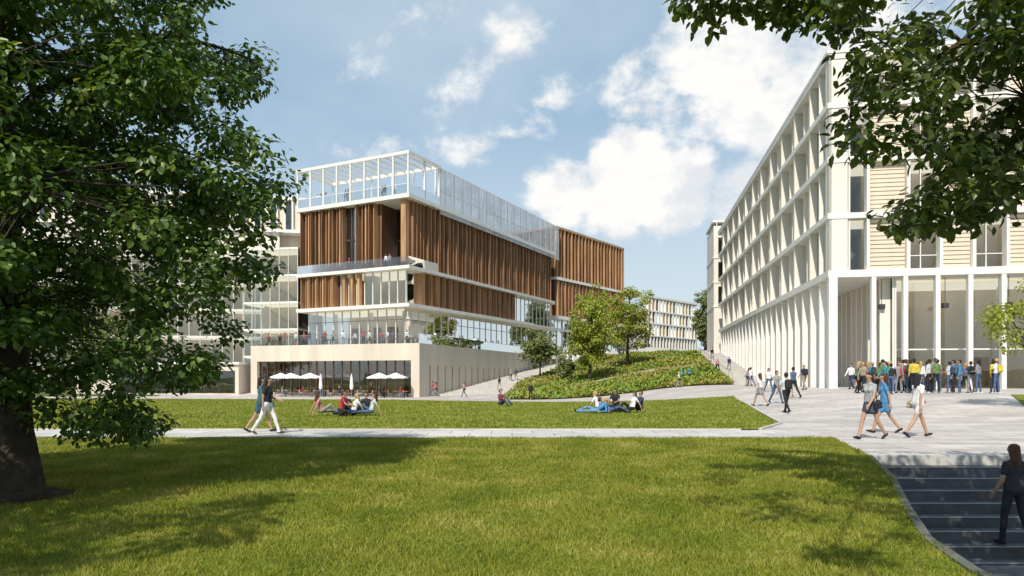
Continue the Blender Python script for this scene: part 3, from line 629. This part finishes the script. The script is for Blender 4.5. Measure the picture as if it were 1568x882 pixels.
def body(name,lean=0,legs=((0,0,.05),(0,0,.05)),arms=((0,.12,.2),(0,.12,.2)),female=False,sleeve=.5,leglen=1.,skirt=0,hair=1,bag=0,head=(0,0),voxel=.018):
    caps=[]; ex=[]
    def C(p0,p1,r0,r1,t): caps.append((np.array(p0,float),np.array(p1,float),r0,r1,TAG.index(t)))
    def E(p0,p1,r0,r1,t): ex.append((np.array(p0,float),np.array(p1,float),r0,r1,TAG.index(t)))
    sa,ca=math.sin(lean),math.cos(lean); U=np.array([0,sa,ca]); F=np.array([0,ca,-sa]); X=np.array([1.,0,0])
    T=lambda x,f,u: X*x+F*f+U*u
    k=.88 if female else 1.
    C(T(-.075*k,0,.37),T(-.055*k,0,.18),.105*k,.088*k,'top'); C(T(.075*k,0,.37),T(.055*k,0,.18),.105*k,.088*k,'top')
    C(T(0,.0,.36),T(0,.01,.12),.115*k,.10*k,'top'); C(T(-.145*k,-.01,.445),T(.145*k,-.01,.445),.050,.050,'top'); C(T(0,-.01,.44),T(0,-.005,.49),.082,.055,'top')
    C(T(-.13*k,-.01,.45),T(0,-.005,.50),.045,.045,'top'); C(T(.13*k,-.01,.45),T(0,-.005,.50),.045,.045,'top')
    if female: C(T(-.06,.075,.34),T(-.055,.07,.32),.05,.05,'top'); C(T(.06,.075,.34),T(.055,.07,.32),.05,.05,'top')
    C(T(-.05*k,0,.14),T(-.07,0,.03),.09*k,.098,'bottom'); C(T(.05*k,0,.14),T(.07,0,.03),.09*k,.098,'bottom')
    for s in (-1,0,1): C(T(s*.055,0,.24),T(s*.06,0,.07),.102*k,.107,'top')
    C((-.075,-.03,0),(.075,-.03,0),.10,.10,'bottom')
    nk=T(0,-.005,.50); hu=lean*.5+head[0]; yw=head[1]
    def Hh(x,f,u):
        cx,sx=math.cos(yw),math.sin(yw); x,f=x*cx-f*sx,x*sx+f*cx
        return nk+np.array([x,f*math.cos(hu)+(u)*math.sin(hu),u*math.cos(hu)-f*math.sin(hu)])
    C(nk,Hh(0,.005,.08),.053,.05,'skin'); hc=.165
    C(Hh(0,-.015,hc+.025),Hh(0,.03,hc+.012),.078,.072,'skin'); C(Hh(0,.02,hc-.02),Hh(0,.052,hc-.07),.062,.036,'skin'); C(Hh(0,-.01,hc-.01),Hh(0,.02,hc-.05),.066,.052,'skin')
    C(Hh(0,.096,hc+.008),Hh(0,.112,hc-.018),.010,.014,'skin')
    for s in (-1,1): C(Hh(s*.073,.0,hc+.012),Hh(s*.073,-.004,hc-.018),.014,.012,'skin')
    C(Hh(0,-.03,hc+.04),Hh(0,-.035,hc-.0),.084,.081,'hair'); C(Hh(0,.012,hc+.052),Hh(0,-.03,hc+.045),.067,.08,'hair')
    if hair>1:
        for s in (-1,1): C(Hh(s*.055,-.03,hc+.02),Hh(s*.06,-.05,hc-.16),.042,.038,'hair')
        C(Hh(0,-.05,hc),Hh(0,-.085,hc-.23),.07,.045,'hair')
    for s in (-1,1): E(Hh(s*.030,.092,hc+.014),Hh(s*.035,.091,hc+.014),.0075,.0065,'eye')
    E(Hh(-.016,.084,hc-.050),Hh(.016,.084,hc-.050),.006,.006,'lip')
    for i,s in enumerate((-1,1)):
        t,kn,ab=legs[i][:3]; hj=np.array([s*.09,0,-.02]); d=np.array([s*math.sin(ab),math.sin(t)*math.cos(ab),-math.cos(t)*math.cos(ab)]); kp=hj+d*.44
        a2=t-kn; ab2=ab*.3 if len(legs[i])<5 else legs[i][4]; d2=np.array([s*math.sin(ab2),math.sin(a2),-math.cos(a2)]); d2/=np.linalg.norm(d2); ap=kp+d2*.42
        if leglen>=.9: C(hj,kp,.092,.060,'bottom'); C(kp,ap,.060,.043,'bottom'); C(kp+d2*.1+np.array([0,-.015,0]),kp+d2*.2+np.array([0,-.012,0]),.055,.05,'bottom')
        else:
            q=hj+(kp-hj)*min(1,leglen*2); C(hj,q,.096,.078,'bottom'); C(hj+(kp-hj)*.3,kp,.075,.052,'skin'); C(kp,kp+d2*.18,.052,.052,'skin'); C(kp+d2*.16,ap,.052,.034,'skin')
        fa=a2*.75 if (len(legs[i])<4 or legs[i][3] is None) else legs[i][3]
        fd=np.array([0,math.cos(fa),math.sin(fa)]); fn=np.array([0,math.sin(fa),-math.cos(fa)]) 
        C(ap+fn*.035-fd*.035,ap+fn*.045+fd*.07,.042,.040,'shoe'); C(ap+fn*.05+fd*.06,ap+fn*.055+fd*.145,.036,.028,'shoe')
        if leglen>=.9: C(kp+d2*.3,ap,.05,.05,'bottom')
    if skirt:
        for s in (-1,0,1):
            for l in legs: C((s*.06,0,.05),(s*.095,math.sin(l[0])*skirt*.8,-skirt),.10,.085,'bottom')
    for i,s in enumerate((-1,1)):
        a1,o,e=arms[i][:3]; oi=arms[i][3] if len(arms[i])>3 else .3*o; sj=T(s*.172*k,-.01,.44); a0=a1
        d=np.array([s*math.sin(o),math.sin(a0)*math.cos(o),-math.cos(a0)*math.cos(o)]); ep=sj+d*.29
        a2=a0+e; d2=np.array([s*math.sin(oi),math.sin(a2)*math.cos(oi),-math.cos(a2)*math.cos(oi)]); wp=ep+d2*.25; hp=wp+d2*.09
        C(sj,sj+d*.15,.054,.048,'top')
        if sleeve>=1: C(sj,ep,.053,.044,'top'); C(ep,wp,.044,.033,'top')
        else: C(sj+d*.1,ep,.042,.036,'skin'); C(ep,wp,.037,.025,'skin')
        fr=np.cross(d2,X*s); fr/=np.linalg.norm(fr)+1e-9; fr=-fr if fr[1]<0 and abs(fr[1])>abs(fr[2]) else fr
        pn=np.cross(fr,d2)
        C(wp,wp+d2*.03,.026,.027,'skin'); C(wp+d2*.03+fr*.018,hp+fr*.02,.019,.017,'skin'); C(wp+d2*.03-fr*.018,hp-fr*.02,.019,.016,'skin')
        for q,(o_,ln) in enumerate(((.031,.066),(.011,.075),(-.010,.07),(-.030,.055))):
            b0=hp-d2*.01+fr*o_; b1=b0+d2*ln*.55; b2=b1+(d2*.8-pn*s*.45)*ln*.5
            E(b0,b1,.0095,.0088,'skin'); E(b1,b2,.0088,.0072,'skin')
        t0=wp+d2*.03+fr*.03; t1=t0+d2*.035+fr*.03; E(t0,t1,.012,.010,'skin'); E(t1,t1+d2*.03+fr*.004,.010,.008,'skin')
    if bag==1:
        C(T(-.08,-.18,.40),T(-.08,-.18,.16),.085,.09,'bag'); C(T(.08,-.18,.40),T(.08,-.18,.16),.085,.09,'bag'); C(T(0,-.2,.40),T(0,-.21,.16),.09,.1,'bag')
        for s in (-1,1): C(T(s*.1,.09,.34),T(s*.11,.03,.48),.03,.03,'bag')
    if bag==2:
        C(T(-.22,-.02,.05),T(-.22,-.02,-.08),.05,.06,'bag'); C(T(-.22,-.10,.0),T(-.22,.07,.0),.05,.05,'bag'); C(T(-.22,-.10,-.09),T(-.22,.07,-.09),.05,.05,'bag'); C(T(-.2,0,.12),T(-.13,0,.5),.016,.016,'bag')
    vs=[];fs=[];n0=0
    for p0,p1,r0,r1,t in caps: vs.append(capmesh(p0,p1,r0,r1)); fs.append(IF+n0); n0+=len(IV)
    me=bpy.data.meshes.new('tmp'); me.from_pydata(np.concatenate(vs).tolist(),[],np.concatenate(fs).tolist()); ob=bpy.data.objects.new('tmp',me); COL.objects.link(ob)
    m_=ob.modifiers.new('r','REMESH'); m_.mode='VOXEL'; m_.voxel_size=voxel; sm=ob.modifiers.new('s','SMOOTH'); sm.iterations=2; sm.factor=.4
    dg=bpy.context.evaluated_depsgraph_get(); ev=ob.evaluated_get(dg); m2=ev.to_mesh()
    V=np.empty(len(m2.vertices)*3); m2.vertices.foreach_get('co',V); V=V.reshape(-1,3)
    Fc=[tuple(p.vertices) for p in m2.polygons]; ev.to_mesh_clear(); bpy.data.objects.remove(ob); bpy.data.meshes.remove(me)
    cen=np.array([V[list(f)].mean(0) for f in Fc]); D=[]
    for p0,p1,r0,r1,t in caps:
        d=p1-p0; l2=max(d@d,1e-9); tt=np.clip(((cen-p0)@d)/l2,0,1); D.append(np.linalg.norm(cen-(p0+tt[:,None]*d),axis=1)-(r0+(r1-r0)*tt)-(.006 if t in (1,2,4) else 0))
    tags=np.array([c[4] for c in caps]); mi=list(tags[np.argmin(np.array(D),0)])
    vv=[V]; n0=len(V)
    for p0,p1,r0,r1,t in ex: vv.append(capmesh(p0,p1,r0,r1,IV1)); Fc+= [tuple(f+n0) for f in IF1]; mi+=[t]*len(IF1); n0+=len(IV1)
    V=np.concatenate(vv)
    V[:,2]-=V[:,2].min()
    me=bpy.data.meshes.new(name); me.from_pydata(V.tolist(),[],Fc)
    for _ in TAG: me.materials.append(PM['skin'])
    me.polygons.foreach_set('material_index',np.array(mi,dtype=np.int32)); me.polygons.foreach_set('use_smooth',[True]*len(Fc)); me.update()
    return me
PM={}
def pcol(c,rough=.8):
    key=tuple(c)
    if key not in PM: PM[key]=mat('cloth_%d'%len(PM),c,rough,.25,9)
    return PM[key]
PM['skin']=mat('skin',(.42,.25,.17),.5,.06,6); PM['skin2']=mat('skin_dark',(.16,.08,.05),.5,.06,6)
BLK=(.02,.02,.022);NAVY=(.03,.045,.09);DEN=(.07,.11,.19);WHT=(.7,.7,.7);GRY=(.25,.25,.26);RED=(.4,.04,.05);BLU=(.06,.22,.42);TEAL=(.05,.25,.27);KHA=(.3,.25,.17);BRN=(.07,.035,.018);BLD=(.4,.28,.12);PNK=(.5,.2,.22);GRN=(.12,.2,.08);YEL=(.55,.42,.06)
W1=((.42,.12,.03),(-.38,.22,.03)); W2=((-.30,.35,.03),(.34,.05,.03)); ST=((.05,.04,.06),(-.04,.03,.08))
A1=((-.35,.14,.25),(.4,.14,.35)); A2=((.3,.14,.4),(-.3,.14,.2)); AS=((.05,.14,.2),(.0,.14,.2))
T={
'm_walk':body('man_walk',.06,W1,A1,False,1,1,0,1,0),
'm_walkbag':body('man_walkbag',.05,W2,A2,False,.5,1,0,1,1,voxel=.016),
'm_stand':body('man_stand',0,ST,AS,False,1,1,0,1,0),
'm_stand2':body('man_stand2',.02,ST,((.2,.15,1.5,-.2),(.0,.14,.2)),False,.5,1,0,1,1),
'w_walk':body('woman_walk',.04,W2,A2,True,.5,.2,.2,2,2,voxel=.012),
'w_walk2':body('woman_walk2',.04,W1,A1,True,.5,.2,.26,2,0,voxel=.012),
'w_walk3':body('woman_walk3',.05,((.5,.15,.02),(-.42,.25,.02)),((.25,.15,.9),(-.3,.15,.2)),True,.5,.25,0,2,2,voxel=.012),
'w_stand':body('woman_stand',0,ST,((.1,.14,1.3,-.3),(.0,.14,.2)),True,1,1,0,2,0),
'w_back':body('woman_back',.03,((.2,.1,.03),(-.18,.2,.03)),((.1,.14,.5),(-.1,.14,.3)),True,.5,1,0,2,0,voxel=.012),
'w_jeans':body('woman_jeans',.05,W1,((.2,.14,1.1,-.2),(-.25,.14,.3)),True,.5,1,0,2,2,voxel=.014),
'sit':body('sit',-.1,((2.3,1.5,.08,0),(2.15,1.42,.12,0)),((.95,.12,.5,-.25),(.9,.12,.55,-.25)),False,1,1,0,1,0),
'sit_w':body('sit_w',-.3,((1.55,.03,.1,1.1),(2.2,1.42,.08,0)),((-.55,.2,.15),(-.5,.25,.1)),True,.5,1,0,2,0,head=(.2,0)),
'sit_x':body('sit_x',.2,((1.5,2.65,.75,0,-.9),(1.5,2.6,.8,0,-.8)),((.75,.2,.6,-.2),(.65,.25,.7,-.3)),False,.5,1,0,1,0),
'lie':body('lie',-.95,((1.56,.0,.06,1.1),(1.95,.8,.08,.4)),((-.15,.2,1.65,-.1),(-.1,.22,1.6,-.1)),False,1,1,0,1,0,head=(.45,.1)),
'chair':body('chair',0,((1.5,1.5,.1,0),(1.5,1.5,.15,0)),((.6,.15,.8,-.1),(.6,.15,.8,-.1)),False,1,1,0,1,0),
}
def person(t,x,y,face,h,top,bot,hair=BLK,shoe=BLK,bag=BLK,skin='skin',z=None,off=.02):
    nm='woman' if (t.startswith('w_') or t=='sit_w') else 'man'
    o=bpy.data.objects.new(nm,T[t]); link(o)
    sc=h/1.75; o.scale=(sc,sc,sc); o.location=(x,y,(gz(x,y)+off) if z is None else z); o.rotation_euler=(0,0,math.radians(face))
    cols=[PM[skin],pcol(top),pcol(bot),pcol(shoe),pcol(hair),pcol(bag),pcol(BLK,.3),pcol((.35,.1,.09),.5)]
    for i,m_ in enumerate(cols): o.material_slots[i].link='OBJECT'; o.material_slots[i].material=m_
    return o
person('w_walk',9.35,17.9,110,1.8,(.35,.35,.36),(.05,.06,.09),BLK,BLK,BLK)
person('w_walk2',10.75,19.8,70,1.78,BLU,(.06,.2,.38),BRN,BLK,BLK)
person('w_walk3',10.95,18.5,-80,1.78,WHT,(.55,.55,.56),BLK,BLK,KHA)
person('w_jeans',-6.95,19.5,-95,1.68,BLK,WHT,BLK,BRN,(.35,.3,.25))
person('w_walk2',-7.4,20.2,-80,1.68,(.05,.12,.14),(.04,.09,.12),BLK)
person('m_walkbag',11.6,29,10,1.78,(.55,.56,.58),BLK,BLK,BLK,BLK)
person('w_back',8.42,11.5,5,1.74,(.035,.035,.04),(.03,.03,.038),(.10,.05,.025),BLK,BLK,z=.02-.175*7+.001)
for a in [('m_walk',13.5,35,200,1.75,GRY,DEN),('m_walk',15.6,38,20,1.8,DEN,BLK),('w_walk2',12.3,34,30,1.7,WHT,GRY),('m_walkbag',19.6,46,10,1.78,NAVY,KHA),('w_jeans',17.6,47,190,1.68,WHT,DEN),('m_walk',22.5,45.5,120,1.78,WHT,NAVY),('w_walk',23.8,47,-60,1.7,TEAL,BLK),('m_stand',25.6,47.5,90,1.8,BLK,BLK),
          ('w_walk3',21.4,62,10,1.7,GRY,DEN),('m_walk',22.2,64,-20,1.78,BLK,DEN),('m_walk',20.9,60,30,1.75,WHT,DEN),('w_jeans',24.9,83,10,1.7,PNK,BLK),('m_walk',26.6,84,180,1.78,NAVY,GRY),('m_walk',28.6,98,180,1.78,BLK,GRY),('w_jeans',29.2,100,0,1.7,WHT,BLK),
          ('m_stand',1.9,70,200,1.78,BLK,BLK),('w_jeans',-5.2,74,120,1.7,PNK,DEN),('m_walk',-9.0,78,90,1.75,RED,DEN),('w_jeans',-8.6,77.6,90,1.66,PNK,GRY),('m_walk',-1.6,88,30,1.75,BLK,GRY),('w_stand',-.2,100,0,1.7,GRY,BLK),('m_walk',.6,101,10,1.75,NAVY,GRY),('m_walk',17.5,112,40,1.75,BLK,GRY),('w_jeans',16.8,69,80,1.7,WHT,GRY)]:
    person(*a,hair=random.choice([BLK,BRN,BLD]),off=.16 if a[2]>72 else .02)
cc_=[WHT,BLK,GRY,NAVY,DEN,BLU,RED,YEL,GRN,KHA,(.5,.5,.52),TEAL]
for i in range(42):
    t=random.choice(['m_stand','m_stand2','w_stand','m_walk','m_stand','w_jeans']); x=19.2+5.4*rng.random(); y=35.2+3.4*rng.random()-.15*(x-19)
    person(t,x,y,random.choice([0,30,-30,60,-60,180,90]),1.62+.22*rng.random(),random.choice(cc_),random.choice([BLK,DEN,NAVY,GRY,BLK]),random.choice([BLK,BRN,BRN,BLD]),random.choice([BLK,GRY,WHT]),random.choice([RED,YEL,BLK,KHA,NAVY]),random.choice(['skin','skin','skin','skin2']))
for a in [('sit_w',-7.85,28.2,-60,1.7,PNK,GRY,BRN),('sit',-7.0,28.9,-150,1.75,BLK,BRN,BLK),('sit_x',-6.9,27.7,-90,1.75,RED,BLK,BRN),('sit_w',-6.45,27.9,120,1.68,WHT,NAVY,BLD),('sit',-6.15,28.8,160,1.75,BLK,DEN,BLK),('sit_w',-5.75,28.0,100,1.7,(.45,.5,.55),DEN,BRN),
          ('sit',-.62,39,-130,1.78,(.2,.05,.07),NAVY,BRN),
          ('sit_w',3.9,30.9,-120,1.72,WHT,DEN,BLD),('lie',3.7,30.0,88,1.75,BLU,(.12,.25,.38),BLD),('lie',4.3,30.3,-88,1.75,(.12,.22,.4),DEN,BRN),('sit_x',4.75,31.3,150,1.78,BLK,NAVY,BLK),('sit_w',5.35,30.6,110,1.7,WHT,BLK,BRN),('sit',5.75,30.9,120,1.78,NAVY,BLK,BRN)]:
    person(a[0],a[1],a[2],a[3],a[4],a[5],a[6],a[7],off=.06)
for a in [('sit_w',19.3,77.5,0,1.7,TEAL,(.1,.3,.35),BRN),('sit',20.2,78,0,1.7,TEAL,GRY,BLK)]: person(*a,off=.5)
def tp(fr,lst,z):
    for u,v,t in lst:
        x=fr[0]+u*fr[2]+v*fr[4]; y=fr[1]+u*fr[3]+v*fr[5]
        person(t,x,y,random.choice([150,180,200,120,90]),1.7+.1*random.random(),random.choice([WHT,BLK,RED,WHT,GRY,NAVY]),random.choice([BLK,DEN,GRY]),random.choice([BLK,BRN]),z=z)
FR=(-12.95,85,.448,.894,.894,-.448); FB=(-10.8,80,.327,.945,.945,-.327); FW=(22.6,49,.170,.985,-.985,.170)
tp(FR,[(-.2,-14.3,'m_stand'),(-.2,-13.8,'w_stand'),(-.1,-13.0,'m_stand'),(-.2,-9.6,'w_stand'),(-.2,-9.2,'m_stand'),(.4,-4.2,'m_stand2'),(.2,-3.6,'w_stand'),(.2,-2.2,'m_stand'),(3,-.3,'m_stand')],24.26)
tp(FR,[(.1,-3.4,'m_stand'),(.1,-2.8,'w_stand'),(-.2,-9.0,'m_stand2')],15.41)
tp(FB,[(1+1.5*random.random(),-22+1.2*i,random.choice(['m_stand','w_stand','m_walk'])) for i in range(17)],5.61)
tp(FB,[(3+2.6*i+random.random(),-.8-random.random()*.8,random.choice(['m_stand','w_stand','m_walk'])) for i in range(18)],5.61)
tp(FW,[(1.4,-.9,'m_stand')],13.33); tp(FW,[(1.3,-1.9,'m_stand2')],9.27); tp(FW,[(1.0,-1.0,'m_stand')],21.23)
# ------------------------------------------------------------ cafe terrace
def parasol(x,y,open_=True,h=2.7,r=1.45):
    z=gz(x,y)+.03; e=empty('parasol',(x,y,z))
    V,F=tube([([(0,0,0),(0,0,h)],[.03,.03]),([(0,0,0),(0,0,.08)],[.28,.28]),([(0,0,.08),(0,0,.09)],[.28,.01])],10); mesh_obj('pole',V,F,M['grey'],e)
    if open_:
        V=[(0,0,h+.15)];F=[]
        for i in range(16):
            a=2*math.pi*i/16; rr=r*(1 if i%2==0 else .94); V.append((rr*math.cos(a),rr*math.sin(a),h-.42-(.0 if i%2==0 else -.05)))
        for i in range(16): V.append((V[1+i][0],V[1+i][1],V[1+i][2]-.12))
        for i in range(16): F+=[(0,1+i,1+(i+1)%16),(1+i,17+i,17+(i+1)%16,1+(i+1)%16)]
    else:
        V,F=tube([([(0,0,.9),(0,0,1.2),(0,0,2.2),(0,0,2.75)],[.17,.22,.14,.03])],8)
    mesh_obj('canopy',V,F,M['fabric'],e)
def table(x,y,s=1.):
    z=gz(x,y)+.03; e=empty('cafe_table',(x,y,z)); V,F=tube([([(0,0,.72),(0,0,.75)],[.38,.38]),([(0,0,.75),(0,0,.752)],[.38,.001]),([(0,0,0),(0,0,.72)],[.03,.03]),([(0,0,0),(0,0,.02)],[.22,.2])],12); mesh_obj('top_and_leg',V,F,M['timber2'],e)
def chair(x,y,a,mt='offwhite',z=None):
    c=Bld('cafe_chair',x,y,math.cos(a),math.sin(a),-math.sin(a),math.cos(a)); z=gz(x,y)+.03 if z is None else z
    c.box(-.21,.21,-.21,.21,z+.43,z+.46,mt,'seat'); c.box(-.21,.21,-.23,-.205,z+.5,z+.85,mt,'backrest')
    for s in (-.18,.18):
        for q in (-.18,.18): c.box(s-.015,s+.015,q-.015,q+.015,z,z+.43,'grey','legs')
        c.box(s-.015,s+.015,-.204,-.19,z+.43,z+.84,'grey','back_posts')
    c.done()
for x,y in [(-28.3,84),(-26.6,82.5),(-24.0,81.5),(-15.0,77.4),(-13.4,79)]: parasol(x,y)
for x,y in [(-22.6,81),(-18.6,79.5)]: parasol(x,y,False)
for i in range(15):
    x=-29.5+1.25*i; y=83.9-(x+29.5)*.34-.3*(i%3); table(x,y)
    for s in (-1,1):
        chair(x+.65*s,y,math.pi/2*s,['orange','offwhite','timber'][i%3])
    if i%3!=1: person('chair',x+.62*(1 if i%2 else -1),y,90 if i%2 else -90,1.72,random.choice(cc_),random.choice([BLK,DEN]),random.choice([BLK,BRN,BLD]),off=.03)
for i in range(6): x,y=WB.w(-1.5-(i%2)*1.3,-14-i*1.1); table(x,y); chair(x+.6,y,math.pi/2,'orange'); chair(x-.6,y,-math.pi/2,'orange')
pts=[];paths=[]
for i in range(14):
    y=73+i*2.7; x=23.1+(y-71)*7/41; z=gz(x,y); paths.append(([(x,y,z),(x,y,z+1.15)],[.025,.025])); pts.append((x,y,z+1.15))
paths.append((pts,[.03]*len(pts))); V,F=tube(paths,6); mesh_obj('stair_handrail',V,F,M['rail'])
print('objects',len(bpy.data.objects))
